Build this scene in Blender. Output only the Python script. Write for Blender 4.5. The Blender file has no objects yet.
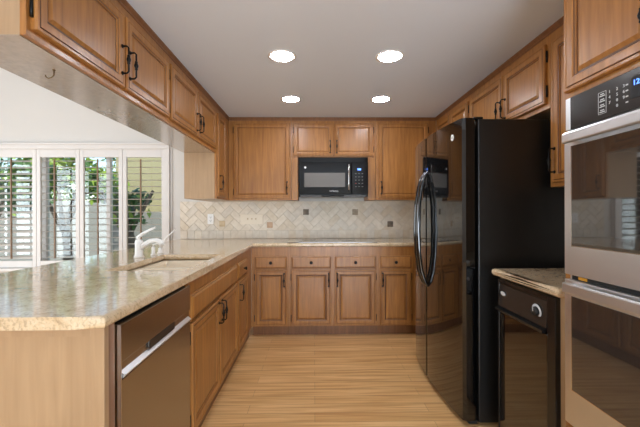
import bpy, bmesh, math, random
from mathutils import Vector, Matrix
random.seed(7)
PI = math.pi
SC = bpy.context.scene
COL = SC.collection

# ------------------------------------------------------------------ camera
cam_d = bpy.data.cameras.new('camera')
cam_d.sensor_width = 36.0
cam_d.lens = 36.0 * 345.98 / 640.0
cam_d.clip_start = 0.02
cam = bpy.data.objects.new('camera', cam_d)
COL.objects.link(cam)
cam.matrix_world = (Matrix.Translation((0, 0, 1.2051)) @ Matrix.Rotation(-0.0169, 4, 'Z')
                    @ Matrix.Rotation(PI / 2 - 0.0004, 4, 'X') @ Matrix.Rotation(-0.0034, 4, 'Z'))
SC.camera = cam

# ------------------------------------------------------------------ world, sun, area lights, exposure
w = bpy.data.worlds.new('sky')
SC.world = w
w.use_nodes = True
wn = w.node_tree
bg = wn.nodes['Background']
sky = wn.nodes.new('ShaderNodeTexSky')
sky.sky_type = 'NISHITA'
sky.sun_disc = False
sky.sun_elevation = math.radians(48)
sky.sun_rotation = math.radians(200)
wn.links.new(sky.outputs[0], bg.inputs['Color'])
bg.inputs['Strength'].default_value = 0.25

sun_d = bpy.data.lights.new('sun', 'SUN')
sun_d.energy = 2.7
sun_d.angle = 0.01
sun_d.color = (1.0, 0.93, 0.82)
sun = bpy.data.objects.new('sun', sun_d)
COL.objects.link(sun)
sun.rotation_euler = (math.radians(40), 0, math.radians(28))

def area(name, loc, rot, sx, sy, energy, color):
    d = bpy.data.lights.new(name, 'AREA')
    d.shape = 'RECTANGLE'
    d.size, d.size_y, d.energy, d.color = sx, sy, energy, color
    o = bpy.data.objects.new(name, d)
    COL.objects.link(o)
    o.location, o.rotation_euler = loc, rot
    return o

# added cool fill lights, rear and dining side; these walls have no window openings
area('rear_fill_light', (0.6, -2.9, 1.0), (PI / 2 + 0.55, 0, 0), 2.0, 1.7, 150, (0.76, 0.88, 1.0))  # tilted up to brighten the ceiling
area('dining_rear_fill_light', (-3.0, -2.96, 1.5), (PI / 2, 0, 0), 2.6, 2.0, 16, (0.88, 0.94, 1.0))
area('dining_side_fill_light', (-4.96, 1.2, 1.15), (PI / 2, 0, -PI / 2), 2.8, 2.0, 86, (0.82, 0.92, 1.0))
DOWNLIGHT = 60.0

SC.view_settings.view_transform = 'Standard'
SC.view_settings.look = 'None'
SC.view_settings.gamma = 1.0
SC.view_settings.use_curve_mapping = False
SC.view_settings.exposure = 0.62

# ------------------------------------------------------------------ materials
def lin(c):
    return tuple(((v / 255.0) / 12.92 if v / 255.0 <= 0.04045 else ((v / 255.0 + 0.055) / 1.055) ** 2.4) for v in c) + (1.0,)

def mat(name, col, rough=0.5, metal=0.0, spec=0.5, coat=0.0, coat_rough=0.05, emit=None, es=0.0):
    m = bpy.data.materials.new(name)
    m.use_nodes = True
    b = m.node_tree.nodes['Principled BSDF']
    b.inputs['Base Color'].default_value = lin(col)
    b.inputs['Roughness'].default_value = rough
    b.inputs['Metallic'].default_value = metal
    b.inputs['Specular IOR Level'].default_value = spec
    b.inputs['Coat Weight'].default_value = coat
    b.inputs['Coat Roughness'].default_value = coat_rough
    if emit:
        b.inputs['Emission Color'].default_value = lin(emit)
        b.inputs['Emission Strength'].default_value = es
    return m

def nodes(m):
    nt = m.node_tree
    return nt, nt.nodes['Principled BSDF'], nt.nodes.new, nt.links.new

def ramp(nt, stops):
    r = nt.nodes.new('ShaderNodeValToRGB')
    e = r.color_ramp.elements
    while len(e) < len(stops):
        e.new(0.5)
    for k, (p, c) in enumerate(stops):
        e[k].position = p
        e[k].color = lin(c)
    return r

def wood(name, light, dark, rough=0.36, scale=(44, 44, 3.2), var=0.10, coat=0.1, bump=0.02):
    m = mat(name, light, rough, coat=coat, coat_rough=0.15)
    nt, b, N, L = nodes(m)
    tc = N('ShaderNodeTexCoord'); mp = N('ShaderNodeMapping'); mp.inputs['Scale'].default_value = scale
    L(tc.outputs['Object'], mp.inputs['Vector'])
    oi = N('ShaderNodeObjectInfo')
    L(oi.outputs['Random'], mp.inputs['Location'])
    n1 = N('ShaderNodeTexNoise'); n1.inputs['Scale'].default_value = 1.0; n1.inputs['Detail'].default_value = 6; n1.inputs['Distortion'].default_value = 0.6
    L(mp.outputs[0], n1.inputs['Vector'])
    r = ramp(nt, [(0.22, dark), (0.78, light)])
    L(n1.outputs['Fac'], r.inputs[0])
    n2 = N('ShaderNodeTexNoise'); n2.inputs['Scale'].default_value = 3.0; n2.inputs['Detail'].default_value = 2
    L(tc.outputs['Object'], n2.inputs['Vector'])
    mr = N('ShaderNodeMapRange'); mr.inputs['From Min'].default_value = 0.3; mr.inputs['From Max'].default_value = 0.7
    mr.inputs['To Min'].default_value = 1 - var; mr.inputs['To Max'].default_value = 1 + var * 0.6
    L(n2.outputs['Fac'], mr.inputs['Value'])
    hs = N('ShaderNodeHueSaturation')
    L(r.outputs[0], hs.inputs['Color']); L(mr.outputs[0], hs.inputs['Value'])
    L(hs.outputs[0], b.inputs['Base Color'])
    bp = N('ShaderNodeBump'); bp.inputs['Strength'].default_value = bump; bp.inputs['Distance'].default_value = 0.01
    L(n1.outputs['Fac'], bp.inputs['Height']); L(bp.outputs[0], b.inputs['Normal'])
    return m

M = {}
M['wood'] = wood('honey_maple', (182, 124, 62), (138, 87, 38))
M['woodlight'] = wood('light_maple_veneer', (180, 148, 112), (162, 130, 96), rough=0.38, var=0.06)
M['under'] = wood('varnished_daylit_panel', (172, 154, 134), (150, 132, 112), rough=0.22, var=0.05, coat=1.0, bump=0.01)  # greyed wood colour carries the daylight sheen on the undersides
M['crown'] = wood('dark_stained_maple', (140, 92, 54), (108, 68, 36))
M['glaze'] = mat('brown_glaze', (92, 56, 30), 0.4)
M['inner'] = mat('cabinet_interior', (150, 112, 72), 0.6)
M['iron'] = mat('wrought_iron', (22, 20, 19), 0.38, metal=0.6)
M['wall'] = mat('warm_white_paint', (208, 202, 194), 0.7)
M['ceil'] = mat('ceiling_paint', (226, 234, 246), 0.85)  # bluish tint put into the white to offset warm bounce light
M['trimw'] = mat('white_trim_paint', (216, 210, 204), 0.4)
M['louver'] = mat('shutter_white', (224, 216, 206), 0.4)
M['rod'] = mat('tilt_rod_backlit', (128, 98, 70), 0.45)  # brown is the backlit shade of the rods put into their colour
M['black'] = mat('gloss_black', (9, 9, 10), 0.06, spec=0.6, coat=0.6, coat_rough=0.02)
M['blacktrim'] = mat('satin_black', (14, 14, 15), 0.28)
M['matte'] = mat('matte_black', (10, 10, 10), 0.6)
M['glass_dark'] = mat('oven_glass', (44, 41, 39), 0.04, spec=1.0, coat=1.0, coat_rough=0.02)
M['mwblack'] = mat('microwave_black', (8, 8, 9), 0.12, spec=0.28)
M['mw_glass'] = mat('microwave_glass', (104, 99, 94), 0.15, spec=0.4)  # grey base paints in the room's reflection on black glass
M['panel'] = mat('dark_control_panel', (56, 52, 49), 0.22, metal=0.35)
M['key'] = mat('printed_marks', (205, 205, 205), 0.5)
M['keyred'] = mat('printed_red_mark', (170, 50, 40), 0.5)
M['keydim'] = mat('dim_printed_marks', (128, 126, 122), 0.5)
M['chrome'] = mat('chrome', (214, 212, 208), 0.14, metal=1.0)
M['blue'] = mat('blue_display', (20, 40, 90), 0.3, emit=(90, 140, 255), es=2.2)
M['white'] = mat('white_plastic', (236, 232, 226), 0.3)
M['beige'] = mat('beige_plastic', (228, 214, 192), 0.4)
M['sink'] = mat('biscuit_composite', (238, 222, 196), 0.22, coat=0.3)
M['lens'] = mat('light_lens', (255, 250, 242), 0.4, emit=(240, 246, 255), es=DOWNLIGHT)
M['brass'] = mat('old_brass', (120, 96, 60), 0.35, metal=1.0)
M['orange'] = mat('orange_label', (214, 150, 40), 0.5)

def textured_black():
    m = mat('pebbled_black', (30, 29, 28), 0.3, spec=0.5)
    nt, b, N, L = nodes(m)
    tc = N('ShaderNodeTexCoord'); n = N('ShaderNodeTexNoise'); n.inputs['Scale'].default_value = 260
    L(tc.outputs['Object'], n.inputs['Vector'])
    bp = N('ShaderNodeBump'); bp.inputs['Strength'].default_value = 0.12; bp.inputs['Distance'].default_value = 0.002
    L(n.outputs['Fac'], bp.inputs['Height']); L(bp.outputs[0], b.inputs['Normal'])
    return m
M['pebble'] = textured_black()

def stainless(name, col, rough, scale):
    m = mat(name, col, rough, metal=1.0)
    nt, b, N, L = nodes(m)
    tc = N('ShaderNodeTexCoord'); mp = N('ShaderNodeMapping'); mp.inputs['Scale'].default_value = scale
    L(tc.outputs['Object'], mp.inputs['Vector'])
    n = N('ShaderNodeTexNoise'); n.inputs['Scale'].default_value = 1; n.inputs['Detail'].default_value = 4
    L(mp.outputs[0], n.inputs['Vector'])
    mr = N('ShaderNodeMapRange'); mr.inputs['To Min'].default_value = rough * 0.9; mr.inputs['To Max'].default_value = rough * 1.1
    L(n.outputs['Fac'], mr.inputs['Value']); L(mr.outputs[0], b.inputs['Roughness'])
    bp = N('ShaderNodeBump'); bp.inputs['Strength'].default_value = 0.004; bp.inputs['Distance'].default_value = 0.002
    L(n.outputs['Fac'], bp.inputs['Height']); L(bp.outputs[0], b.inputs['Normal'])
    return m
M['steel'] = stainless('brushed_steel', (224, 225, 226), 0.36, (3, 160, 400))
M['steelv'] = stainless('brushed_steel_door', (170, 164, 158), 0.26, (4, 300, 300))

def granite():
    m = mat('beige_granite', (206, 186, 156), 0.13, coat=0.45, coat_rough=0.06)
    nt, b, N, L = nodes(m)
    tc = N('ShaderNodeTexCoord')
    n1 = N('ShaderNodeTexNoise'); n1.inputs['Scale'].default_value = 16; n1.inputs['Detail'].default_value = 8; n1.inputs['Roughness'].default_value = 0.7
    n1.inputs['Distortion'].default_value = 0.8
    n2 = N('ShaderNodeTexNoise'); n2.inputs['Scale'].default_value = 110; n2.inputs['Detail'].default_value = 4
    v = N('ShaderNodeTexVoronoi'); v.inputs['Scale'].default_value = 120
    for q in (n1, n2, v):
        L(tc.outputs['Object'], q.inputs['Vector'])
    r1 = ramp(nt, [(0.28, (176, 146, 110)), (0.45, (210, 184, 148)), (0.6, (222, 200, 168)), (0.8, (194, 162, 124))])
    L(n1.outputs['Fac'], r1.inputs[0])
    r2 = ramp(nt, [(0.36, (130, 110, 92)), (0.5, (255, 255, 255))])
    L(n2.outputs['Fac'], r2.inputs[0])
    mx = N('ShaderNodeMix'); mx.data_type = 'RGBA'; mx.blend_type = 'MULTIPLY'; mx.inputs['Factor'].default_value = 0.32
    L(r1.outputs[0], mx.inputs['A']); L(r2.outputs[0], mx.inputs['B'])
    L(mx.outputs['Result'], b.inputs['Base Color'])
    return m
M['granite'] = granite()

def floor_mat():
    m = mat('oak_laminate', (214, 172, 120), 0.33, coat=0.12, coat_rough=0.25)
    nt, b, N, L = nodes(m)
    tc = N('ShaderNodeTexCoord')
    br = N('ShaderNodeTexBrick')
    br.inputs['Color1'].default_value = lin((238, 196, 140)); br.inputs['Color2'].default_value = lin((226, 178, 120))
    br.inputs['Mortar'].default_value = lin((184, 144, 102))
    br.inputs['Scale'].default_value = 1.0; br.inputs['Mortar Size'].default_value = 0.0012
    br.inputs['Brick Width'].default_value = 1.1; br.inputs['Row Height'].default_value = 0.095
    br.offset = 0.37
    L(tc.outputs['Object'], br.inputs['Vector'])
    mp = N('ShaderNodeMapping'); mp.inputs['Scale'].default_value = (1.1, 26, 1)
    L(tc.outputs['Object'], mp.inputs['Vector'])
    n = N('ShaderNodeTexNoise'); n.inputs['Scale'].default_value = 1.6; n.inputs['Detail'].default_value = 7; n.inputs['Distortion'].default_value = 0.5
    L(mp.outputs[0], n.inputs['Vector'])
    r = ramp(nt, [(0.3, (204, 174, 138)), (0.6, (255, 252, 246))])
    L(n.outputs['Fac'], r.inputs[0])
    mx = N('ShaderNodeMix'); mx.data_type = 'RGBA'; mx.blend_type = 'MULTIPLY'; mx.inputs['Factor'].default_value = 0.85
    L(br.outputs['Color'], mx.inputs['A']); L(r.outputs[0], mx.inputs['B'])
    L(mx.outputs['Result'], b.inputs['Base Color'])
    return m
M['floor'] = floor_mat()

def stone(name, c1, c2):
    m = mat(name, c1, 0.55)
    nt, b, N, L = nodes(m)
    tc = N('ShaderNodeTexCoord'); n = N('ShaderNodeTexNoise'); n.inputs['Scale'].default_value = 22; n.inputs['Detail'].default_value = 6
    L(tc.outputs['Object'], n.inputs['Vector'])
    r = ramp(nt, [(0.35, c2), (0.65, c1)])
    L(n.outputs['Fac'], r.inputs[0]); L(r.outputs[0], b.inputs['Base Color'])
    return m
M['tiles'] = [stone('travertine_pale', (224, 211, 192), (215, 200, 180)), stone('travertine_sand', (218, 203, 181), (209, 192, 168)),
              stone('travertine_grey', (219, 208, 192), (209, 197, 180)), stone('travertine_ivory', (227, 215, 197), (218, 204, 184))]
M['grout'] = mat('tile_grout', (208, 195, 176), 0.85)
M['acc_dark'] = stone('pewter_accent', (138, 121, 103), (104, 90, 76))
M['acc_mid'] = stone('taupe_accent', (176, 156, 132), (150, 130, 108))
M['acc_rose'] = stone('rose_accent', (196, 162, 130), (184, 148, 116))
M['acc_tan'] = stone('tan_accent', (206, 182, 146), (190, 164, 126))

def pane_mat():
    m = bpy.data.materials.new('window_glass'); m.use_nodes = True
    nt = m.node_tree; nt.nodes.clear()
    out = nt.nodes.new('ShaderNodeOutputMaterial'); mix = nt.nodes.new('ShaderNodeMixShader')
    t = nt.nodes.new('ShaderNodeBsdfTransparent'); g = nt.nodes.new('ShaderNodeBsdfGlossy'); g.inputs['Roughness'].default_value = 0.02
    f = nt.nodes.new('ShaderNodeFresnel'); f.inputs['IOR'].default_value = 1.45
    t.inputs['Color'].default_value = (0.93, 0.97, 0.96, 1)
    nt.links.new(f.outputs[0], mix.inputs[0]); nt.links.new(t.outputs[0], mix.inputs[1]); nt.links.new(g.outputs[0], mix.inputs[2])
    nt.links.new(mix.outputs[0], out.inputs['Surface'])
    return m
M['pane'] = pane_mat()
M['stucco'] = mat('yellow_stucco', (176, 166, 128), 0.9)
M['block'] = mat('grey_block_wall', (150, 148, 142), 0.9)
M['paving'] = mat('patio_concrete', (176, 170, 160), 0.9)
M['bark'] = mat('bark', (104, 92, 80), 0.9)
M['leafa'] = mat('leaf_lime', (150, 178, 66), 0.5)
M['leafb'] = mat('leaf_green', (74, 116, 56), 0.5)
M['leafc'] = mat('leaf_teal', (60, 96, 76), 0.5)

# ------------------------------------------------------------------ mesh helpers
class MB:
    def __init__(self):
        self.bm = bmesh.new()
    def box(self, x0, x1, y0, y1, z0, z1, mi=0, bev=0.0, seg=2):
        bm = self.bm
        v = [bm.verts.new(p) for p in ((x0, y0, z0), (x1, y0, z0), (x1, y1, z0), (x0, y1, z0), (x0, y0, z1), (x1, y0, z1), (x1, y1, z1), (x0, y1, z1))]
        fs = [bm.faces.new([v[i] for i in q]) for q in ((0, 3, 2, 1), (4, 5, 6, 7), (0, 1, 5, 4), (1, 2, 6, 5), (2, 3, 7, 6), (3, 0, 4, 7))]
        for f in fs: f.material_index = mi
        if bev > 0:
            es = list({e for f in fs for e in f.edges})
            r = bmesh.ops.bevel(bm, geom=es, offset=bev, segments=seg, affect='EDGES', profile=0.5)
            for f in r['faces']: f.material_index = mi
        return self
    def prism(self, pts, axis, a, b, mi=0):
        # pts: 2-D outline; axis 'x': (y,z), 'y': (x,z), 'z': (x,y)
        def p3(p, t):
            return {'x': (t, p[0], p[1]), 'y': (p[0], t, p[1]), 'z': (p[0], p[1], t)}[axis]
        va = [self.bm.verts.new(p3(p, a)) for p in pts]; vb = [self.bm.verts.new(p3(p, b)) for p in pts]
        n = len(pts); fs = [self.bm.faces.new(va), self.bm.faces.new(list(reversed(vb)))]
        for i in range(n):
            fs.append(self.bm.faces.new((va[i], vb[i], vb[(i + 1) % n], va[(i + 1) % n])))
        for f in fs: f.material_index = mi
        return self
    def tube(self, pts, r, mi=0, n=10, cap=True):
        bm = self.bm; pts = [Vector(p) for p in pts]
        rr = r if isinstance(r, (list, tuple)) else [r] * len(pts)
        rings = []; up = None
        for i, p in enumerate(pts):
            t = (pts[min(i + 1, len(pts) - 1)] - pts[max(i - 1, 0)]).normalized()
            if up is None:
                up = Vector((0, 0, 1)) if abs(t.z) < 0.9 else Vector((1, 0, 0))
            s = t.cross(up).normalized(); up = s.cross(t).normalized()
            rings.append([bm.verts.new(p + (s * math.cos(2 * PI * k / n) + up * math.sin(2 * PI * k / n)) * rr[i]) for k in range(n)])
        for a, b in zip(rings, rings[1:]):
            for k in range(n):
                f = bm.faces.new((a[k], a[(k + 1) % n], b[(k + 1) % n], b[k])); f.material_index = mi; f.smooth = True
        if cap:
            for q in (list(reversed(rings[0])), rings[-1]):
                f = bm.faces.new(q); f.material_index = mi
        return self
    def lathe(self, prof, c, axis=(0, 0, 1), mi=0, n=24, smooth=True):
        # prof: (radius, distance along axis)
        bm = self.bm; ax = Vector(axis).normalized(); c = Vector(c)
        s = ax.orthogonal().normalized(); t = ax.cross(s)
        rings = [[bm.verts.new(c + ax * h + (s * math.cos(2 * PI * k / n) + t * math.sin(2 * PI * k / n)) * max(r, 1e-5)) for k in range(n)] for r, h in prof]
        for a, b in zip(rings, rings[1:]):
            for k in range(n):
                f = bm.faces.new((a[k], a[(k + 1) % n], b[(k + 1) % n], b[k])); f.material_index = mi; f.smooth = smooth
        bm.faces.new(list(reversed(rings[0]))).material_index = mi
        bm.faces.new(rings[-1]).material_index = mi
        return self
    def rings(self, x0, x1, z0, z1, prof, glaze=(), gi=1, y0=0.0):
        # concentric rectangles (inset, y) lofted from the back of a door to the middle of its panel; faces -y
        bm = self.bm; rs = []
        for ins, y in prof:
            rs.append([bm.verts.new(p) for p in ((x0 + ins, y0 + y, z0 + ins), (x1 - ins, y0 + y, z0 + ins), (x1 - ins, y0 + y, z1 - ins), (x0 + ins, y0 + y, z1 - ins))])
        bm.faces.new(list(reversed(rs[0])))
        for i, (a, b) in enumerate(zip(rs, rs[1:])):
            for k in range(4):
                f = bm.faces.new((a[k], a[(k + 1) % 4], b[(k + 1) % 4], b[k]))
                if i in glaze: f.material_index = gi
        bm.faces.new(rs[-1])
        return self
    def build(self, name, mats, parent=None, smooth=False):
        bm = self.bm
        bmesh.ops.recalc_face_normals(bm, faces=bm.faces[:])
        me = bpy.data.meshes.new(name); bm.to_mesh(me); bm.free()
        if smooth:
            for p in me.polygons: p.use_smooth = True
        o = bpy.data.objects.new(name, me); COL.objects.link(o)
        for m in (mats if isinstance(mats, (list, tuple)) else [mats]):
            me.materials.append(m)
        if parent: o.parent = parent
        return o

def tag(o, label, cat, group=None):
    o['label'] = label; o['category'] = cat
    if group: o['group'] = group
    return o
def thing(name, label, cat, loc=(0, 0, 0), rz=0.0, group=None):
    o = bpy.data.objects.new(name, None); COL.objects.link(o)
    o.empty_display_size = 0.1; o.location = loc; o.rotation_euler = (0, 0, rz)
    return tag(o, label, cat, group)
def struct(o):
    o['kind'] = 'structure'; return o

def text(s, size, m, parent, mtx, name='lettering', align='CENTER'):
    cu = bpy.data.curves.new(name, 'FONT'); cu.body = s; cu.size = size; cu.align_x = align; cu.align_y = 'CENTER'; cu.extrude = 0.0006
    o = bpy.data.objects.new('tmp', cu); COL.objects.link(o)
    dg = bpy.context.evaluated_depsgraph_get(); dg.update()
    me = bpy.data.meshes.new_from_object(o.evaluated_get(dg))
    bpy.data.objects.remove(o)
    me.transform(mtx); me.materials.clear(); me.materials.append(m)
    q = bpy.data.objects.new(name, me); COL.objects.link(q); q.parent = parent
    return q
# text lying on a plane whose front faces -y (upright along z)
def face_y(x, y, z):
    return Matrix.Translation((x, y, z)) @ Matrix.Rotation(PI / 2, 4, 'X')

# ------------------------------------------------------------------ the room
XR, YB, YF, XW = 1.64, 4.0, -3.0, -5.0
ZC, ZD = 2.223, 3.3
WX0, WX1, WZ0, WZ1 = -4.14, -1.70, 0.60, 1.955       # dining window opening
struct(MB().box(XW - .15, XR + .15, YF - .15, YB + .15, -.1, 0).build('floor', M['floor']))
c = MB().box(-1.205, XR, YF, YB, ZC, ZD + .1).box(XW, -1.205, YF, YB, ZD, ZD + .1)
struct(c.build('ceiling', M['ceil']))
b = MB()
b.box(XW - .15, WX0, YB, YB + .15, 0, ZD + .1).box(WX1, XR + .15, YB, YB + .15, 0, ZD + .1)
b.box(WX0, WX1, YB, YB + .15, 0, WZ0).box(WX0, WX1, YB, YB + .15, WZ1, ZD + .1)
struct(b.build('wall_back', M['wall']))
struct(MB().box(XR, XR + .15, YF, YB, 0, ZD + .1).build('wall_right', M['wall']))
struct(MB().box(XW - .15, XW, YF, YB, 0, ZD + .1).build('wall_left', M['wall']))
struct(MB().box(XW - .15, XR + .15, YF - .15, YF, 0, ZD + .1).build('wall_front', M['wall']))

# window casing, sill and glass
f = MB()
f.box(WX0 - .06, WX1 + .05, 3.965, 3.999, 1.945, 2.005, bev=.006).box(WX0 - .07, WX1 + .06, 3.95, 3.999, 1.993, 2.012, bev=.004)
f.box(WX1 - .005, WX1 + .05, 3.972, 3.999, .56, 1.95, bev=.006).box(WX0 - .06, WX0 + .005, 3.972, 3.999, .56, 1.95, bev=.006)
f.box(WX0 - .08, WX1 + .07, 3.93, 3.999, .565, .60, bev=.006)
f.box(WX0, WX1, 4.09, 4.14, WZ0, WZ0 + .045).box(WX0, WX1, 4.09, 4.14, WZ1 - .045, WZ1)
for x in (WX0, -3.17, -2.43, WX1 - .045):
    f.box(x, x + .045, 4.09, 4.14, WZ0 + .045, WZ1 - .045)
win = struct(f.build('window_1', M['trimw']))
MB().box(WX0 + .04, WX1 - .04, 4.112, 4.116, WZ0 + .04, WZ1 - .04).build('pane', M['pane'], win)

# vertical corner bead where the backsplash ends
struct(MB().box(-1.640, -1.628, 3.985, 3.999, .92, ZD - .02, bev=.003).build('trim_1', M['trimw']))

# plantation shutters: five hinged panels across the window
SHW = 0.4855
sh_lab = ['white plantation shutter panel at the far left edge, cut off by the frame',
          'white plantation shutter panel showing pale louvers, leftmost full panel of the window',
          'white plantation shutter panel second from the left with dark garden behind its louvers',
          'white plantation shutter panel with bright green leaves behind its louvers',
          'white plantation shutter panel nearest the faucet with yellow wall behind its louvers']
for k in range(5):
    x1 = WX1 - .002 - (4 - k) * SHW; x0 = x1 - SHW + .004
    r = thing('shutter_panel', sh_lab[k], 'shutter', (x0, 3.985, WZ0 + .002), group='plantation shutter panels')
    W_ = x1 - x0; H_ = WZ1 - WZ0 - .004
    st = .043
    fr = MB().box(0, st, 0, .03, 0, H_, bev=.003).box(W_ - st, W_, 0, .03, 0, H_, bev=.003)
    fr.box(st, W_ - st, 0, .03, 0, .075, bev=.003).box(st, W_ - st, 0, .03, H_ - .1, H_, bev=.003)
    fr.build('frame', M['trimw'], r)
    lv = MB(); n = 16; z0 = .075; sp = (H_ - .175) / n
    for i in range(n):
        zc = z0 + (i + .5) * sp; a = math.radians(24 if k < 2 else 3)
        dy, dz = .034 * math.cos(a), .034 * math.sin(a); ty, tz = .0045 * math.sin(a), .0045 * math.cos(a)
        cy = .040
        lv.prism([(cy - dy, zc - dz), (cy - ty, zc + tz - 0.0), (cy + dy, zc + dz), (cy + ty, zc - tz)], 'x', st + .001, W_ - st - .001)
    lv.build('louvers', M['louver'], r)
    MB().box(W_ * .43 - .007, W_ * .43 + .007, -.012, .002, .1, H_ - .12, bev=.002).build('tilt_rod', M['rod'], r)

# ------------------------------------------------------------------ garden outside the window
struct(MB().box(-14, 6, 4.16, 16, -.15, -.05).build('ground', M['paving']))
tag(MB().box(-13, -4.4, 9.0, 9.2, -.06, 1.55).build('garden_wall', M['block']), 'grey block wall at the back of the garden outside the window', 'wall')
h = thing('neighbour_house', 'yellow stucco house wall seen through the right end of the window', 'house', (-3.62, 7.0, -.06))
MB().box(-.35, 4.2, 0, 3.0, 0, 3.4).build('wall', M['stucco'], h)
MB().box(-.5, 4.3, -.25, 3.2, 3.38, 3.55).build('roof', M['bark'], h)
tag(MB().box(-3.95, -1.2, 6.72, 6.85, -.06, 1.25, bev=.02).build('planter_wall', M['block']), 'low grey wall in front of the yellow house', 'wall')

def tree(loc, crown, n, mats, wts, trunk, label, seed):
    rnd = random.Random(seed)
    r = thing('garden_tree', label, 'tree', loc, group='trees in the garden')
    t = MB(); hh = trunk
    t.tube([(0, 0, 0), (.05, .02, hh * .5), (-.06, .05, hh)], [.09, .075, .06], n=10)
    for q in range(4):
        a = q * 1.7; t.tube([(-.06 + .0, .05, hh * .75), (.35 * math.cos(a), .35 * math.sin(a), hh + .4)], [.045, .02], n=7)
    t.build('trunk', M['bark'], r)
    lf = MB(); bm = lf.bm
    for _ in range(n):
        cx, cy, cz, rx, rz = rnd.choice(crown)
        while True:
            d = Vector((rnd.uniform(-1, 1), rnd.uniform(-1, 1), rnd.uniform(-1, 1)))
            if d.length <= 1: break
        d = d * (0.55 + 0.45 * rnd.random()) if d.length > .5 else d
        c0 = Vector((cx + d.x * rx, cy + d.y * rx, cz + d.z * rz))
        s = rnd.uniform(.05, .09)
        u = Vector((rnd.uniform(-1, 1), rnd.uniform(-1, 1), rnd.uniform(-1, .3))).normalized(); v = u.orthogonal().normalized()
        vs = [bm.verts.new(c0 + p) for p in (-u * s, v * s * .45 + u * s * .1, u * s, -v * s * .45 + u * s * .1)]
        bm.faces.new(vs).material_index = rnd.choices(range(len(mats)), wts)[0]
    lf.build('foliage', mats, r)
LM = [M['leafa'], M['leafb'], M['leafc']]
tree((-4.2, 5.9, -.06), [(0, 0, 2.05, .7, .45), (.5, .2, 1.75, .45, .35), (-.5, .1, 1.9, .5, .4)], 1500, LM, (6, 4, 1), 1.3, 'lime green leafy tree close outside the middle of the window', 1)
tree((-6.4, 6.95, -.06), [(0, 0, 1.9, .7, .5), (.6, 0, 1.6, .5, .5), (-.4, 0, 1.1, .5, .6)], 1300, LM, (1, 3, 5), 1.2, 'dark teal green tree outside the left shutter panels', 2)
tree((-2.68, 5.05, -.06), [(0, 0, 1.25, .3, .25), (.12, .1, 1.5, .2, .16), (-.12, 0, 1.5, .2, .18)], 200, LM, (1, 5, 2), 1.2, 'small thin shrub tree in front of the yellow house wall', 3)
tree((-8.3, 10.6, -.06), [(0, 0, 2.6, 1.3, .9), (.2, 0, 1.8, 1.2, .8)], 1500, LM, (3, 4, 2), 1.6, 'tall green tree behind the grey garden wall on the left', 4)
tree((-5.4, 10.8, -.06), [(0, 0, 2.7, 1.3, 1.0), (0, 0, 1.9, 1.2, .8)], 1500, LM, (6, 4, 1), 1.6, 'tall lime green tree behind the grey garden wall in the middle', 5)

# ------------------------------------------------------------------ cabinets
DOOR = [(0, 0), (0, -.013), (.004, -.0195), (.012, -.0195), (.0145, -.0165), (.018, -.0195), (.044, -.0195), (.047, -.0155), (.052, -.0145), (.055, -.0085), (.059, -.0085), (.073, -.0155)]
DGL = (4, 7, 9)
DOOR_SLIM = [(0, 0), (0, -.013), (.004, -.0195), (.012, -.0195), (.0145, -.0165), (.018, -.0195), (.034, -.0195), (.037, -.0165), (.041, -.0155), (.044, -.0110), (.047, -.0110), (.056, -.0150)]
DRW = [(0, 0), (0, -.011), (.004, -.0145), (.007, -.0145), (.016, -.0195)]

def pull(parent, x, z, y=-.0195, L_=.125, horiz=False):
    m = MB(); hl = L_ / 2
    path = [(0, 0, -hl), (0, -.022, -hl), (0, -.03, -hl + .008), (0, -.03, hl - .008), (0, -.022, hl), (0, 0, hl)]
    if horiz:
        path = [(p[2], p[1], 0) for p in path]
    off = Vector((x, y, z))
    m.tube([off + Vector(p) for p in path], .0042, n=8)
    ax = (1, 0, 0) if horiz else (0, 0, 1)
    m.lathe([(.0048, -.022), (.0075, -.018), (.006, -.014), (.0085, -.007), (.0105, 0), (.0085, .007), (.006, .014), (.0075, .018), (.0048, .022)], off + Vector((0, -.03, 0)), ax, n=10)
    for s in (-hl, hl):
        p = (s, 0, 0) if horiz else (0, 0, s)
        m.lathe([(.009, 0), (.009, -.003), (.006, -.005)], off + Vector(p), (0, 1, 0), n=10)
    return m.build('handle', M['iron'], parent)

def knob(parent, x, z, y=-.0195):
    return MB().lathe([(.007, 0), (.006, -.012), (.013, -.016), (.0155, -.022), (.012, -.027), (.003, -.029)], (x, y, z), (0, 1, 0), n=16).build('knob', M['iron'], parent)

def door(root, x0, x1, z0, z1, hx=None, hz=None, hinge=None, hL=.125, slim=False):
    d = MB().rings(x0, x1, z0, z1, DOOR_SLIM if slim else DOOR, (9,) if slim else DGL).build('door', [M['wood'], M['glaze']], root)
    if hx is not None:
        pull(d, hx, hz, L_=hL)
    if hinge:
        x = x0 - .004 if hinge == 'L' else x1 + .004
        for z in (z0 + .07, z1 - .07):
            MB().tube([(x, -.006, z - .032), (x, -.006, z + .032)], .005, n=8).build('hinge', M['iron'], d)
    return d
def drawer(root, x0, x1, z0, z1, kn=True):
    d = MB().rings(x0, x1, z0, z1, DRW, (2,)).build('drawer', [M['wood'], M['glaze']], root)
    if kn:
        knob(d, (x0 + x1) / 2, (z0 + z1) / 2)
    return d

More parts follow.
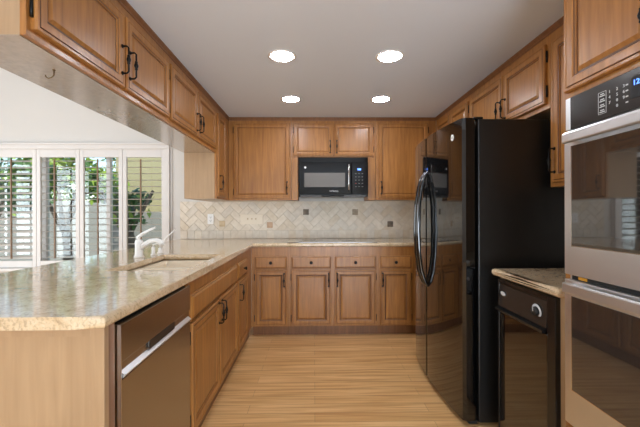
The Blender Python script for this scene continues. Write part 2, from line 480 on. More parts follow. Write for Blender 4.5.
def frame(root, W_, z0, z1, opens, mat_=None):
    """face frame: a plate 19 mm thick with the door openings cut out (opens: x0,x1,z0,z1)"""
    xs = sorted({0, W_} | {v for o in opens for v in o[:2]}); zs = sorted({z0, z1} | {v for o in opens for v in o[2:]})
    m = MB(); bm = m.bm; vv = {}
    def V(x, y, z):
        k = (round(x, 5), y, round(z, 5))
        if k not in vv: vv[k] = bm.verts.new((x, y, z))
        return vv[k]
    solid = {}
    for i in range(len(xs) - 1):
        for j in range(len(zs) - 1):
            cx, cz = (xs[i] + xs[i + 1]) / 2, (zs[j] + zs[j + 1]) / 2
            solid[i, j] = not any(o[0] < cx < o[1] and o[2] < cz < o[3] for o in opens)
    for (i, j), s in solid.items():
        if not s: continue
        a, b_, c_, d_ = xs[i], xs[i + 1], zs[j], zs[j + 1]
        bm.faces.new((V(a, 0, c_), V(b_, 0, c_), V(b_, 0, d_), V(a, 0, d_)))
        bm.faces.new((V(a, .019, c_), V(a, .019, d_), V(b_, .019, d_), V(b_, .019, c_)))
        for (di, dj, q) in ((-1, 0, ((a, c_), (a, d_))), (1, 0, ((b_, c_), (b_, d_))), (0, -1, ((a, c_), (b_, c_))), (0, 1, ((a, d_), (b_, d_)))):
            if not solid.get((i + di, j + dj), False):
                (p0, p1), (q0, q1) = q
                bm.faces.new((V(p0, 0, p1), V(q0, 0, q1), V(q0, .019, q1), V(p0, .019, p1)))
    return m.build('face_frame', mat_ or M['wood'], root)

def crown(root, x0, x1, z1=ZC, ext=0.0):
    pr = [(.0, z1 - .034), (-.004, z1 - .034), (-.006, z1 - .029), (-.006, z1 - .025), (-.013, z1 - .013), (-.015, z1 - .008), (-.015, z1 - .001), (.0, z1 - .001)]
    return MB().prism(pr, 'x', x0, x1).build('crown_moulding', M['crown'], root)

def upper(label, loc, rz, W_, z0, doors, depth=.32, group=None, crown_x=None, under=None):
    """doors: (x0,x1,z0,z1,handle x,handle z,hinge)"""
    r = thing('wall_cabinet', label, 'cabinet', loc, rz, group)
    MB().box(0, W_, .0195, depth - .002, z0, ZC - .001).build('body', M['woodlight'], r)
    op = [(d[0] + .012, d[1] - .012, d[2] + .012, d[3] - .012) for d in doors]
    frame(r, W_, z0, ZC - .001, op)
    for d in doors:
        door(r, *d, slim=(rz == 0))
    if under: MB().box(.0005, W_ - .0005, .021, depth - .003, z0 - .003, z0 - .0002).build('bottom_panel', M['under'], r)
    if crown_x is None: crown_x = (0, W_)
    crown(r, *crown_x)
    return r
G_U = 'raised panel wall cabinets'
UZ = 1.345
XL, YU = -.905, 3.675
R90 = PI / 2
# left run (faces +x): local x = +y
HZ = 1.92
l1 = upper('honey maple wall cabinet nearest the camera at upper left above the peninsula', (XL, 1.105, 0), R90, 1.054, 1.772,
      [(.018, .536, 1.797, 2.145, .512, HZ, 'L'), (.556, 1.040, 1.797, 2.145, .58, HZ, 'R')], .30, G_U, under=True)
hk = MB().tube([(.265, .11, 1.769), (.265, .11, 1.748), (.262, .118, 1.738), (.258, .126, 1.733), (.256, .134, 1.738), (.256, .136, 1.746)], .0022, n=7)
hk.lathe([(.006, 0), (.004, -.004)], (.265, .11, 1.769), (0, 0, 1), n=10)
hk.build('cup_hook', M['brass'], l1)
upper('honey maple wall cabinet over the sink, between the near cabinet and the tall corner one', (XL, 2.160, 0), R90, 1.064, 1.772,
      [(.018, .502, 1.797, 2.145, .478, HZ - .02, 'L'), (.522, 1.006, 1.797, 2.145, .546, HZ - .02, 'R')], .30, G_U, under=True)
upper('tall honey maple corner wall cabinet with one narrow door above the white outlet', (XL, 3.2265, 0), R90, .770, UZ,
      [(.016, .290, 1.365, 2.145, .052, 1.50, 'R')], .30, G_U, crown_x=(0, .42))
# back run
upper('wide single door honey maple wall cabinet left of the microwave', (-.902, YU, 0), 0, .660, UZ,
      [(.055, .645, 1.365, 2.158, .617, 1.475, 'L')], .323, G_U, crown_x=(-.0, .66))
mwc = upper('short two door honey maple wall cabinet directly above the microwave', (-.240, YU, 0), 0, .893, 1.795,
      [(.025, .440, 1.812, 2.158, .412, 1.91, 'L'), (.454, .872, 1.812, 2.158, .482, 1.91, 'R')], .323, G_U)
MB().box(.001, .070, .002, .3, UZ, 1.794, bev=.002).build('side_panel', M['wood'], mwc)
MB().box(.815, .892, .002, .3, UZ, 1.794, bev=.002).build('side_panel', M['wood'], mwc)
upper('single door honey maple wall cabinet between the microwave and the refrigerator', (.655, YU, 0), 0, .648, UZ,
      [(.030, .560, 1.365, 2.158, .058, 1.475, 'R')], .323, G_U)
# right run (faces -x): local x = -y
upper('honey maple wall cabinet in the right back corner, half hidden behind the refrigerator', (1.3066, 3.673, 0), -R90, .803, UZ,
      [(.05, .405, 1.365, 2.145, .378, 1.475, 'L'), (.420, .785, 1.365, 2.145, .447, 1.475, 'R')], .331, G_U)
upper('short two door honey maple wall cabinet directly above the refrigerator', (1.3066, 2.868, 0), -R90, .978, 1.785,
      [(.018, .520, 1.812, 2.145, .494, 1.905, 'L'), (.534, .955, 1.812, 2.145, .560, 1.905, 'R')], .331, G_U)
upper('tall narrow honey maple wall cabinet squeezed between refrigerator and oven tower', (1.3066, 1.888, 0), -R90, .522, UZ,
      [(.032, .48, 1.365, 2.135, .058, 1.485, 'R')], .331, G_U)

def base(label, loc, rz, W_, doors, drawers, depth=.60, group='raised panel base cabinets', toe=.055, dz=.878):
    r = thing('base_cabinet', label, 'cabinet', loc, rz, group)
    m = MB().box(0, .018, .0195, depth, .10, dz - .002).box(W_ - .018, W_, .0195, depth, .10, dz - .002).box(.018, W_ - .018, .0195, depth, .10, .118).box(.018, W_ - .018, depth - .012, depth, .118, dz - .002)
    m.build('body', M['woodlight'], r)
    op = [(d[0] + .012, d[1] - .012, d[2] + .012, d[3] - .012) for d in doors] + [(d[0] + .012, d[1] - .012, d[2] + .012, d[3] - .012) for d in drawers]
    frame(r, W_, .10, dz - .002, op)
    MB().box(0, W_, toe, toe + .018, 0, .0995).build('toe_kick', M['crown'], r)
    for d in doors: door(r, *d)
    for d in drawers: drawer(r, *d)
    return r
XB = -.615                                      # face frame of the left run
YBB = 3.392                                     # face frame of the back run
base('two door sink base cabinet with a plain wide front, beside the dishwasher', (XB, 1.690, 0), R90, 1.032,
     [(.014, .506, .118, .665, .478, .585, 'L'), (.520, 1.012, .118, .665, .548, .585, 'R')], [(.014, 1.012, .682, .806, False)], depth=.60, toe=.03)
base('narrow one drawer base cabinet at the inner end of the sink run', (XB, 2.723, 0), R90, .668,
     [(.022, .400, .118, .665, .052, .575, 'R')], [(.022, .400, .682, .806, True)], toe=.03)
base('single door base cabinet with one drawer in the left back corner', (-.613, YBB, 0), 0, .366,
     [(.034, .345, .112, .652, .318, .555, 'L')], [(.034, .345, .668, .784, True)])
base('double door base cabinet with two drawers below the cooktop', (-.246, YBB, 0), 0, .868,
     [(.022, .410, .112, .652, .386, .555, 'L'), (.446, .848, .112, .652, .472, .555, 'R')], [(.022, .410, .668, .784, True), (.446, .848, .668, .784, True)])
base('single door base cabinet with one drawer beside the refrigerator', (.623, YBB, 0), 0, .377,
     [(.020, .330, .112, .652, .046, .555, 'R')], [(.020, .330, .668, .784, True)])
base('plain door base cabinet at the right end of the back run, mostly behind the refrigerator', (1.001, YBB, 0), 0, .636,
     [(.020, .330, .112, .652, .046, .555, None)], [(.020, .330, .668, .784, True)])

# end panel of the peninsula
ep = thing('end_panel', 'pale maple end panel closing the near end of the peninsula', 'panel', (0, 0, 0))
MB().box(-1.215, -.613, 1.022, 1.040, 0, .8765).build('panel', M['woodlight'], ep)
MB().box(-.650, -.611, 1.015, 1.0215, 0, .8765, bev=.0015).box(-1.215, -.650, 1.0155, 1.0215, .85, .8765).build('trim_strip', M['woodlight'], ep)
MB().box(-.634, -.6145, 1.0405, 1.074, .0, .8765).build('stile', M['crown'], ep)

# ------------------------------------------------------------------ worktops
def slab(xs, ys, solid, z0, z1, name, bev, nobev=None):
    m = MB(); bm = m.bm; vv = {}
    def V(x, y, z):
        k = (x, y, z)
        if k not in vv: vv[k] = bm.verts.new(k)
        return vv[k]
    ed = []
    S = lambda i, j: 0 <= i < len(xs) - 1 and 0 <= j < len(ys) - 1 and solid(i, j)
    for i in range(len(xs) - 1):
        for j in range(len(ys) - 1):
            if not S(i, j): continue
            a, b_, c_, d_ = xs[i], xs[i + 1], ys[j], ys[j + 1]
            bm.faces.new((V(a, c_, z1), V(b_, c_, z1), V(b_, d_, z1), V(a, d_, z1)))
            bm.faces.new((V(a, c_, z0), V(a, d_, z0), V(b_, d_, z0), V(b_, c_, z0)))
            for di, dj, (p, q) in ((-1, 0, ((a, c_), (a, d_))), (1, 0, ((b_, c_), (b_, d_))), (0, -1, ((a, c_), (b_, c_))), (0, 1, ((a, d_), (b_, d_)))):
                if not S(i + di, j + dj):
                    bm.faces.new((V(*p, z0), V(*q, z0), V(*q, z1), V(*p, z1)))
                    for z in (z0, z1):
                        ed.append((V(*p, z), V(*q, z)))
    es = []
    for a, b_ in ed:
        e = bm.edges.get((a, b_))
        if e and not (a.co.y > YB - .01 and b_.co.y > YB - .01): es.append(e)
    bmesh.ops.bevel(bm, geom=es, offset=bev, segments=4, affect='EDGES', profile=0.5)
    return m.build(name, M['granite'])
CT0, CT1 = .878, .915
xs = [-1.55, -1.06, -.68, -.592, 1.638]; ys = [.988, 1.80, 2.47, 3.362, 3.998]
def sol(i, j):
    if i == 3: return j == 3
    return not (i == 1 and j == 1)
tag(slab(xs, ys, sol, CT0, CT1, 'worktop', .0165), 'glossy beige granite worktop running along the peninsula and the back wall', 'countertop')
tag(slab([.93, 1.638], [1.304, 1.80], lambda i, j: True, CT0, CT1, 'worktop', .0165), 'short beige granite worktop above the black trash compactor', 'countertop')

# sink set under the cut-out
s = thing('kitchen_sink', 'cream double bowl sink set into the peninsula worktop', 'sink', (-.87, 2.135, .8700))
def bowl(x0, x1, y0, y1):
    m = MB(); bm = m.bm
    prof = [(0, -.001), (.004, -.02), (.012, -.15), (.03, -.17)]
    rs = []
    for ins, z in prof:
        pts = []
        for cx, cy, a0 in ((x1, y1, 0), (x0, y1, 90), (x0, y0, 180), (x1, y0, 270)):
            rr = .03
            for k in range(5):
                a = math.radians(a0 + k * 22.5)
                pts.append(bm.verts.new((cx - math.copysign(rr + ins, cx - (x0 + x1) / 2) + rr * math.cos(a), cy - math.copysign(rr + ins, cy - (y0 + y1) / 2) + rr * math.sin(a), z)))
        rs.append(pts)
    for a, b_ in zip(rs, rs[1:]):
        n = len(a)
        for k in range(n):
            f = bm.faces.new((a[k], a[(k + 1) % n], b_[(k + 1) % n], b_[k])); f.smooth = True
    bm.faces.new(rs[-1])
    # flange around the rim
    fl = [bm.verts.new(p) for p in ((x1 + .012, y1 + .012, -.001), (x0 - .012, y1 + .012, -.001), (x0 - .012, y0 - .012, -.001), (x1 + .012, y0 - .012, -.001))]
    for q in range(4):
        a = rs[0][q * 5:(q + 1) * 5]; nxt = rs[0][((q + 1) * 5) % 20]
        for k in range(4): bm.faces.new((fl[q], a[k], a[k + 1]))
        bm.faces.new((fl[q], a[4], nxt, fl[(q + 1) % 4]))
    o = m.build('bowl', M['sink'], s)
    sd = o.modifiers.new('thickness', 'SOLIDIFY'); sd.thickness = .006; sd.offset = 1
    MB().lathe([(.042, -.169), (.042, -.165), (.03, -.1655)], ((x0 + x1) / 2, (y0 + y1) / 2, 0), (0, 0, 1)).build('drain', M['chrome'], o)
bowl(-.19, .19, -.335, -.015)
bowl(-.19, .19, .012, .335)

# faucet and side sprayer
fc = thing('faucet', 'white single lever kitchen faucet behind the sink', 'faucet', (-1.17, 2.33, .915))
MB().lathe([(.032, 0), (.032, .008), (.026, .016), (.024, .07), (.026, .10), (.022, .115), (.010, .122)], (0, 0, 0), n=20).build('base', M['white'], fc)
MB().tube([(.0, 0, .05), (.035, 0, .085), (.075, 0, .108), (.115, 0, .114), (.145, 0, .100), (.155, 0, .078)], [.019, .018, .016, .016, .018, .019], n=14).build('spout', M['white'], fc)
MB().tube([(.0, 0, .112), (-.005, 0, .135), (.02, .0, .155), (.075, 0, .185), (.11, 0, .20)], [.012, .013, .011, .009, .006], n=12).build('lever', M['white'], fc)
sp = thing('side_sprayer', 'slim white sprayer wand leaning beside the faucet', 'sprayer', (-1.13, 2.56, .915))
MB().lathe([(.024, 0), (.024, .006), (.016, .014), (.015, .04)], (0, 0, 0), n=16).build('base', M['white'], sp)
MB().tube([(0, 0, .03), (.012, 0, .07), (.05, 0, .12), (.11, 0, .175)], [.012, .011, .006, .004], n=12).build('wand', M['white'], sp)
sd = thing('soap_dispenser', 'small white soap dispenser on the worktop between faucet and sprayer', 'dispenser', (-1.13, 2.45, .915))
MB().lathe([(.018, 0), (.018, .006), (.012, .012), (.012, .055), (.009, .06)], (0, 0, 0), n=16).build('base', M['white'], sd)
MB().tube([(0, 0, .058), (0, 0, .075), (.025, 0, .082), (.05, 0, .075)], .006, n=10).build('nozzle', M['white'], sd)

# cooktop
ck = thing('cooktop', 'flat dark glass cooktop inset in the back worktop below the microwave', 'cooktop', (.19, 3.62, .9152))
MB().box(-.455, .43, -.23, .22, 0, .006, bev=.002).build('glass_top', M['glass_dark'], ck)
for x, y, q in ((-.25, -.1, .09), (-.25, .11, .075), (.16, .11, .09), (.16, -.1, .075)):
    MB().tube([(x + q * math.cos(k * PI / 18), y + q * math.sin(k * PI / 18), .006) for k in range(37)], .0008, n=5, cap=False).build('burner_ring', M['panel'], ck)

# ------------------------------------------------------------------ backsplash
BX0, BX1, BZ0, BZ1 = -1.535, 1.638, .9155, 1.3445
bs = thing('backsplash', 'diagonal travertine tile backsplash between worktop and wall cabinets', 'backsplash', (0, 3.999, 0))
m = MB().box(BX0, BX1, -.006, -.0005, BZ0, BZ1)
for f_ in m.bm.faces: f_.material_index = 4
T = .072; ZS = 1.012
bm2 = bmesh.new(); rnd = random.Random(3)
def tile(bm_, pts, mi):
    cx = sum(p[0] for p in pts) / len(pts); cz = sum(p[1] for p in pts) / len(pts)
    lo = [bm_.verts.new((p[0], -.004, p[1])) for p in pts]
    md = [bm_.verts.new((p[0], -.0085, p[1])) for p in pts]
    hi = [bm_.verts.new((p[0] + (cx - p[0]) * .05, -.011, p[1] + (cz - p[1]) * .05)) for p in pts]
    for a, b_ in ((lo, md), (md, hi)):
        for k in range(len(pts)):
            bm_.faces.new((a[k], a[(k + 1) % len(pts)], b_[(k + 1) % len(pts)], b_[k])).material_index = mi
    bm_.faces.new(hi).material_index = mi
c45 = math.sqrt(.5)
for i in range(-40, 60):
    for j in range(-40, 40):
        for (ox, oy, sx, sy) in ((0, 0, 2, 1), (3, 0, 1, 2)):
            a, b_ = i + 4 * j + ox, i + oy
            g = .02
            q = [(a + g, b_ + g), (a + sx - g, b_ + g), (a + sx - g, b_ + sy - g), (a + g, b_ + sy - g)]
            pts = [((u - v) * c45 * T, (u + v) * c45 * T + 1.15) for u, v in q]
            if max(p[0] for p in pts) < BX0 or min(p[0] for p in pts) > BX1 or max(p[1] for p in pts) < ZS or min(p[1] for p in pts) > BZ1: continue
            tile(bm2, pts, rnd.choice((0, 0, 1, 2, 3)))
for co, no in (((BX0, 0, 0), (-1, 0, 0)), ((BX1, 0, 0), (1, 0, 0)), ((0, 0, ZS), (0, 0, -1)), ((0, 0, BZ1), (0, 0, 1))):
    bmesh.ops.bisect_plane(bm2, geom=bm2.verts[:] + bm2.edges[:] + bm2.faces[:], plane_co=co, plane_no=no, clear_outer=True)
x = BX0
while x < BX1 - .02:
    x1 = min(x + .0826, BX1)
    tile(bm2, [(x + .0015, BZ0 + .001), (x1 - .0015, BZ0 + .001), (x1 - .0015, ZS - .003), (x + .0015, ZS - .003)], rnd.choice((0, 1, 2, 3)))
    x += .0826
tmp = bpy.data.meshes.new('t'); bm2.to_mesh(tmp); bm2.free(); m.bm.from_mesh(tmp); bpy.data.meshes.remove(tmp)
m.build('tile_field', M['tiles'] + [M['grout']], bs)
def accent(x, z, mt, hs=.033, rosette=True):
    a = MB().box(x - hs, x + hs, -.0145, -.008, z - hs, z + hs, bev=.003)
    if rosette:
        a.lathe([(hs * .75, 0), (hs * .7, -.003), (hs * .55, -.0015), (hs * .35, -.0025), (hs * .2, -.005), (.002, -.006)], (x, -.0145, z), (0, 1, 0), n=16)
        for k in range(8):
            t = k * PI / 4
            a.lathe([(hs * .13, 0), (hs * .1, -.003)], (x + hs * .48 * math.cos(t), -.0155, z + hs * .48 * math.sin(t)), (0, 1, 0), n=8)
    a.build('accent_tile', mt, bs)
accent(-.094, 1.221, M['acc_dark'])
accent(.473, 1.219, M['acc_mid'])
accent(.880, 1.079, M['acc_dark'])
accent(-.510, 1.073, M['acc_rose'], rosette=False)
accent(-1.055, 1.090, M['acc_tan'], rosette=False)

def outlet(x, z, m_, label, gangs):
    W_ = .035 + .0235 * 2 * (gangs - 1)
    r = thing('outlet' if gangs == 1 else 'switch_plate', label, 'outlet' if gangs == 1 else 'light switch', (x, 3.987, z))
    MB().box(-W_, W_, -.0055, 0, -.058, .058, bev=.002).build('plate', m_, r)
    for g in range(gangs):
        gx = (g - (gangs - 1) / 2) * .046
        if gangs == 1:
            for dz in (-.02, .02):
                q = MB().lathe([(.0165, 0), (.0165, -.002), (.015, -.0025)], (gx, -.0055, dz), (0, 1, 0), n=16).build('socket', m_, r)
                MB().box(gx - .0085, gx - .0055, -.0085, -.0082, dz - .003, dz + .007).box(gx + .0055, gx + .0085, -.0085, -.0082, dz - .003, dz + .006).box(gx - .003, gx + .003, -.0085, -.0082, dz - .011, dz - .006).build('slots', M['matte'], q)
        else:
            MB().box(gx - .006, gx + .006, -.016, -.0055, -.004, .012, bev=.001).build('toggle', M['acc_tan'], r)
outlet(-1.186, 1.145, M['white'], 'white double electrical outlet on the backsplash under the corner cabinet', 1)
outlet(-.716, 1.140, M['beige'], 'beige three gang light switch plate on the backsplash', 3)

# ------------------------------------------------------------------ microwave
mw = thing('microwave', 'black over the range microwave mounted below the short cabinet', 'microwave', (-.163, 3.60, 1.378))
W_, H_ = .730, .413
MB().box(0, W_, .022, .385, 0, H_, bev=.004).build('body', M['mwblack'], mw)
v = MB().box(.004, W_ - .004, .004, .022, H_ - .052, H_ - .002, bev=.003)
for k in range(5): v.box(.03, W_ - .03, .001, .006, H_ - .045 + k * .008, H_ - .041 + k * .008)
v.build('vent_grille', M['mwblack'], mw)
d = MB().box(.002, .552, -.006, .021, .026, H_ - .054, bev=.006).build('door', M['mwblack'], mw)
MB().box(.062, .486, -.0085, -.0055, .100, .248, bev=.001).build('window', M['mw_glass'], d)
MB().tube([(.523, -.006, .06), (.523, -.038, .075), (.523, -.040, .15), (.523, -.040, .26), (.523, -.038, .325), (.523, -.006, .34)], .008, n=12).build('handle', M['chrome'], d)
text('SAMSUNG', .020, M['key'], d, face_y(.37, -.0068, .058), 'logo')
MB().lathe([(.011, 0), (.011, -.0012)], (.072, -.006, .305), (0, 1, 0), n=16).build('badge', M['key'], d)
cp = MB().box(.555, W_ - .002, -.004, .021, .026, H_ - .054, bev=.004).build('control_panel', M['mwblack'], mw)
MB().box(.616, .652, -.006, -.0035, .275, .294).build('display', M['blue'], cp)
text('12:30', .012, M['key'], cp, face_y(.633, -.0066, .285), 'clock_digits')
for j in range(5):
    for i in range(3):
        kx, kz = .598 + i * .034, .24 - j * .034
        kk = M['keyred'] if (i, j) == (0, 3) else M['keydim']
        MB().box(kx - .007, kx + .007, -.0052, -.0038, kz - .002, kz + .002).build('key', kk, cp)
MB().box(.02, W_ - .02, .002, .3, -.004, .018, bev=.003).build('bottom_strip', M['panel'], mw)
MB().box(.24, .48, -.004, .008, .001, .022, bev=.003).build('grip', M['mwblack'], mw)

# ------------------------------------------------------------------ dishwasher (faces +x)
dw = thing('dishwasher', 'stainless steel dishwasher built into the near end of the peninsula', 'dishwasher', (-.626, 1.078, 0), R90)
W_ = .606
MB().box(.003, W_ - .003, .02, .56, .09, .864).build('tub', M['matte'], dw)
dd = MB().box(.004, W_ - .004, -.026, .018, .105, .690, bev=.003)
dd.box(.004, W_ - .004, -.026, .018, .742, .862, bev=.003)
dd.box(.004, W_ - .004, -.019, .018, .690, .742)
door_o = dd.build('door', M['steelv'], dw)
MB().prism([(-.019, .693), (-.028, .693), (-.034, .698), (-.034, .702), (-.019, .714)], 'x', .012, W_ - .012).build('handle', M['steel'], door_o)
MB().prism([(-.0195, .722), (-.0265, .714), (-.0265, .742), (-.0195, .742)], 'x', .19, W_ - .19).build('handle_recess', M['panel'], door_o)
MB().box(.0030, .006, -.0270, .0, .105, .862).build('edge_trim', M['chrome'], door_o)
MB().box(.004, W_ - .004, .0, .018, .864, .874).build('control_strip', M['matte'], dw)
MB().box(.004, W_ - .004, .055, .075, 0, .089).build('toe_kick', M['matte'], dw)

# ------------------------------------------------------------------ refrigerator (faces -x)
fr = thing('refrigerator', 'tall glossy black side by side refrigerator with bowed doors', 'refrigerator', (0, 0, 0))
Y0, Y1, YS = 1.93, 2.86, 2.47
def fx(y):
    t = (y - (Y0 + Y1) / 2) / ((Y1 - Y0) / 2)
    return .839 - .036 * (1 - t * t)
MB().box(.925, 1.615, Y0 + .004, Y1 - .004, .02, 1.735, bev=.006).build('cabinet', M['pebble'], fr)
def fdoor(a, b_):
    n = 40; pts = []
    for k in range(n + 1):
        y = a + (b_ - a) * k / n; e = min(y - a, b_ - y); r_ = .014
        pts.append((fx(y) + (r_ - math.sqrt(max(0, r_ * r_ - (r_ - min(e, r_)) ** 2))), y))
    pts += [(.903, b_), (.903, a)]
    m_ = MB().prism(pts, 'z', .034, 1.742)
    es = [e for e in m_.bm.edges if abs(e.verts[0].co.z - e.verts[1].co.z) < 1e-6 and e.verts[0].co.z > 1.7 and (e.verts[0].co.x < .9 or e.verts[1].co.x < .9)]
    bmesh.ops.bevel(m_.bm, geom=es, offset=.008, segments=3, affect='EDGES')
    o = m_.build('door', M['black'], fr)
    for p in o.data.polygons:
        p.use_smooth = True
    o.data.set_sharp_from_angle(angle=.3)
    return o
dn = fdoor(Y0, YS - .003); df = fdoor(YS + .003, Y1)
for o, y in ((dn, YS - .035), (df, YS + .035)):
    zz = [.69, .72, .80, .92, 1.09, 1.26, 1.38, 1.46, 1.49]
    of = [0.004, -.022, -.046, -.062, -.068, -.062, -.046, -.022, .004]
    MB().tube([(fx(y) + q, y, z) for q, z in zip(of, zz)], [.013, .013, .014, .015, .016, .015, .014, .013, .013], n=14).build('handle', M['black'], o)
yb = 2.045
MB().lathe([(.019, 0), (.019, .002), (.017, .003)], (fx(yb) + .0005, yb, 1.652), (-1, 0, 0), n=24).build('badge', M['white'], dn)
tm = Matrix.Translation((fx(yb) - .0028, yb, 1.652)) @ Matrix.Rotation(-PI / 2, 4, 'Z') @ Matrix.Rotation(PI / 2, 4, 'X')
text('GE', .019, M['panel'], dn, tm, 'logo')
MB().box(.905, .960, Y0 + .015, Y0 + .06, 1.7365, 1.750, bev=.004).build('hinge_cover', M['blacktrim'], fr)
MB().box(.905, .960, Y1 - .06, Y1 - .015, 1.7365, 1.750, bev=.004).build('hinge_cover', M['blacktrim'], fr)
g = MB().box(.870, .924, Y0 + .012, Y1 - .012, .010, .032, bev=.004)
for k in range(2): g.box(.866, .871, Y0 + .03, Y1 - .03, .014 + k * .009, .018 + k * .009)
g.build('kick_grille', M['matte'], fr)
for y in (Y0 + .06, Y1 - .06):
    for x in (.96, 1.56):
        MB().lathe([(.02, 0), (.02, .012), (.008, .013), (.008, .021)], (x, y, 0), n=12).build('foot', M['matte'], fr)

# ------------------------------------------------------------------ compactor and its cabinet (face -x)
cc = thing('base_cabinet', 'pale maple surround framing the black trash compactor', 'cabinet', (.975, 1.795, 0), -R90, 'raised panel base cabinets')
frame(cc, .490, 0, .877, [(.002, .440, -.01, .866)], M['woodlight'])
MB().box(.003, .490, .60, .618, 0, .877).box(.472, .490, .0195, .60, 0, .877).build('body', M['woodlight'], cc)
tc_ = thing('trash_compactor', 'black trash compactor with a round dial under the short worktop', 'trash compactor', (.968, 1.789, 0), -R90)
W_ = .430
MB().box(.004, W_, .02, .58, .012, .862, bev=.004).build('body', M['blacktrim'], tc_)
MB().box(.0, .012, -.012, .02, .05, .862, bev=.003).box(W_ - .048, W_ + .002, -.012, .02, .05, .862, bev=.003).box(.012, W_ - .048, -.012, .02, .842, .862, bev=.003).build('frame', M['blacktrim'], tc_)
cp = MB().prism([(-.016, .728), (-.008, .840), (.018, .840), (.018, .728)], 'x', .013, W_ - .049).build('control_panel', M['panel'], tc_)
MB().lathe([(.031, 0), (.031, .002), (.024, .0025)], (.318, -.0125, .782), (0, -1, -.08), n=28).build('dial_ring', M['key'], cp)
MB().lathe([(.021, 0), (.019, .014), (.012, .016)], (.318, -.0135, .782), (0, -1, -.08), n=24).build('dial', M['matte'], cp)
MB().box(.3165, .3195, -.031, -.028, .782, .798).build('pointer', M['key'], cp)
bd = MB(); bd.lathe([(.021, 0), (.021, .002), (.016, .003)], (.055, -.0135, .796), (0, -1, -.08), n=24)
for v_ in bd.bm.verts: v_.co.z = .796 + (v_.co.z - .796) * .55
bd.build('badge', M['key'], cp)
MB().prism([(-.014, .710), (-.032, .706), (-.034, .718), (-.012, .726)], 'x', .013, W_ - .049).build('handle', M['blacktrim'], tc_)
MB().box(.013, W_ - .049, -.010, .018, .055, .704, bev=.004).build('drawer_front', M['black'], tc_)
MB().box(.01, W_ - .01, .03, .06, .0, .05).build('toe_kick', M['matte'], tc_)

# ------------------------------------------------------------------ oven tower (faces -x)
TW = .78
tw = thing('oven_cabinet', 'tall honey maple cabinet tower holding the stainless double oven', 'cabinet', (.957, 1.3015, 0), -R90)
m = MB().box(0, .018, .0195, .681, 0, ZC - .001).box(TW - .018, TW, .0195, .681, 0, ZC - .001).box(.018, TW - .018, .0195, .681, 1.6409, ZC - .001)
m.box(.018, TW - .018, .0195, .681, .09, .415).box(.018, TW - .018, .663, .681, .415, 1.66)
m.build('body', M['woodlight'], tw)
frame(tw, TW, .09, ZC - .001, [(.03, TW - .03, .425, 1.6265), (.03, TW - .03, 1.6792, 2.1007), (.03, TW - .03, .12, .40)])
MB().box(0, TW, .05, .068, 0, .089).build('toe_kick', M['crown'], tw)
door(tw, .016, .386, 1.6524, 2.1199, .360, 1.7511, 'L')
door(tw, .394, .764, 1.6524, 2.1199, .420, 1.7511, 'R')
dr = MB().rings(.016, .764, .105, .405, DRW, (2,)).build('drawer', [M['wood'], M['glaze']], tw)
pull(dr, .06, .375, horiz=True); pull(dr, .62, .375, horiz=True)
crown(tw, 0, TW)

ov = thing('double_oven', 'stainless steel double wall oven built into the tall tower', 'oven', (.955, 1.2700, 0), -R90)
W_ = .728
MB().box(.02, W_ - .02, .024, .60, .434, 1.6217).build('body', M['matte'], ov)
MB().box(0, W_, -.004, -.0005, .426, 1.6275, bev=.001).build('trim_frame', M['steel'], ov)
cp = MB().box(.026, W_ - .026, -.022, -.0045, 1.5068, 1.6236, bev=.002).build('control_panel', M['panel'], ov)
for x_ in (0, W_ - .024): MB().box(x_, x_ + .024, -.020, -.0045, 1.5068, 1.6236, bev=.002).build('side_trim', M['steel'], cp)
MB().box(.268, .500, -.0235, -.0215, 1.5384, 1.6007).build('display', M['matte'], cp)
text('12:30', .022, M['blue'], cp, face_y(.300, -.0242, 1.5815), 'clock_digits')
box_ = MB()
for a in ((.151, .152, 1.5240, 1.5949), (.181, .182, 1.5240, 1.5949), (.151, .182, 1.5939, 1.5949), (.151, .182, 1.5240, 1.5250)):
    box_.box(a[0], a[1], -.0228, -.0218, a[2], a[3])
box_.build('key_outline', M['key'], cp)
for i, z in enumerate((1.5853, 1.5681, 1.5508, 1.5336)):
    MB().box(.156, .177, -.0228, -.0218, z - .005, z - .002).box(.159, .174, -.0228, -.0218, z + .001, z + .004).build('key', M['key'], cp)
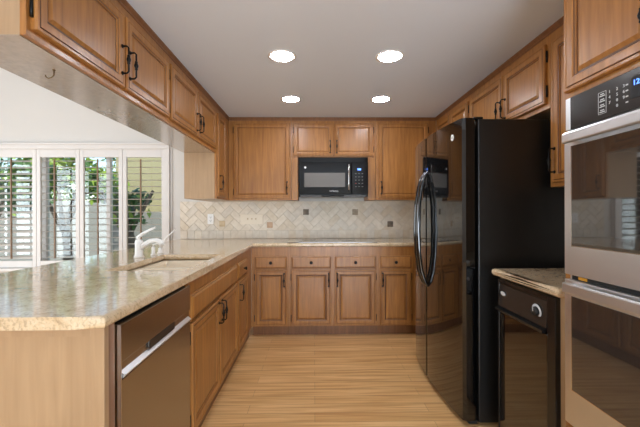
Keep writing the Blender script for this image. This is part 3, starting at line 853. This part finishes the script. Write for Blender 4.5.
for cix, cx in enumerate((.195, .222, .245)):
    for rix, z in enumerate((1.5853, 1.5681, 1.5508, 1.5336)):
        if cix == 0 and rix == 3: s_ = ''
        else: s_ = ((('1', '4', '7'), ('2', '5', '8', '0'), ('3', '6', '9', '')))[cix][rix] if rix < 3 or cix == 1 else ''
        if s_: text(s_, .013, M['key'], cp, face_y(cx, -.0228, z), 'key_digit')
        if cix == 2: MB().box(cx + .006, cx + .014, -.0228, -.0218, z - .002, z + .002).build('key', M['key'], cp)
def odoor(z0, z1, wz0, wz1, hz):
    d_ = MB().box(.0, W_, -.026, -.0045, z0, z1, bev=.003).build('door', M['steel'], ov)
    MB().box(.036, W_ - .036, -.0275, -.0255, wz0, wz1, bev=.0005).build('window', M['glass_dark'], d_)
    mm = MB().box(.036, .039, -.0280, -.0265, wz0, wz1).box(W_ - .039, W_ - .036, -.0280, -.0265, wz0, wz1).box(.039, W_ - .039, -.0280, -.0265, wz0, wz0 + .003)
    mm.build('window_edge', M['chrome'], d_)
    h_ = MB().box(.036, W_ - .036, -.064, -.048, hz - .019, hz + .019, bev=.006)
    for x_ in (.05, W_ - .05): h_.box(x_ - .012, x_ + .012, -.052, -.026, hz - .012, hz + .012, bev=.002)
    h_.build('handle', M['steel'], d_)
odoor(.979, 1.501, 1.083, 1.445, 1.470)
odoor(.434, .961, .563, .903, .937)
MB().box(.02, W_ - .02, -.012, -.0045, .962, .978).build('vent_gap', M['matte'], ov)
MB().box(.05, .09, -.0125, -.0118, .965, .975).build('sticker', M['orange'], ov)

# ------------------------------------------------------------------ recessed lights
for (x, y, lb) in ((-.204, 2.24, 'round recessed ceiling light, nearer left of the four'), (.495, 2.237, 'round recessed ceiling light, nearer right of the four'),
                   (-.202, 3.08, 'round recessed ceiling light above the left side of the microwave'), (.599, 3.078, 'round recessed ceiling light above the right side of the microwave')):
    r = thing('ceiling_light', lb, 'ceiling light', (x, y, ZC), group='recessed ceiling lights')
    MB().lathe([(.092, -.0005), (.092, -.003), (.084, -.005), (.072, -.003), (.072, -.0005)], (0, 0, 0), n=36).build('trim_ring', M['white'], r)
    MB().lathe([(.071, -.0032), (.071, -.0045), (.03, -.005)], (0, 0, 0), n=36).build('lens', M['lens'], r)
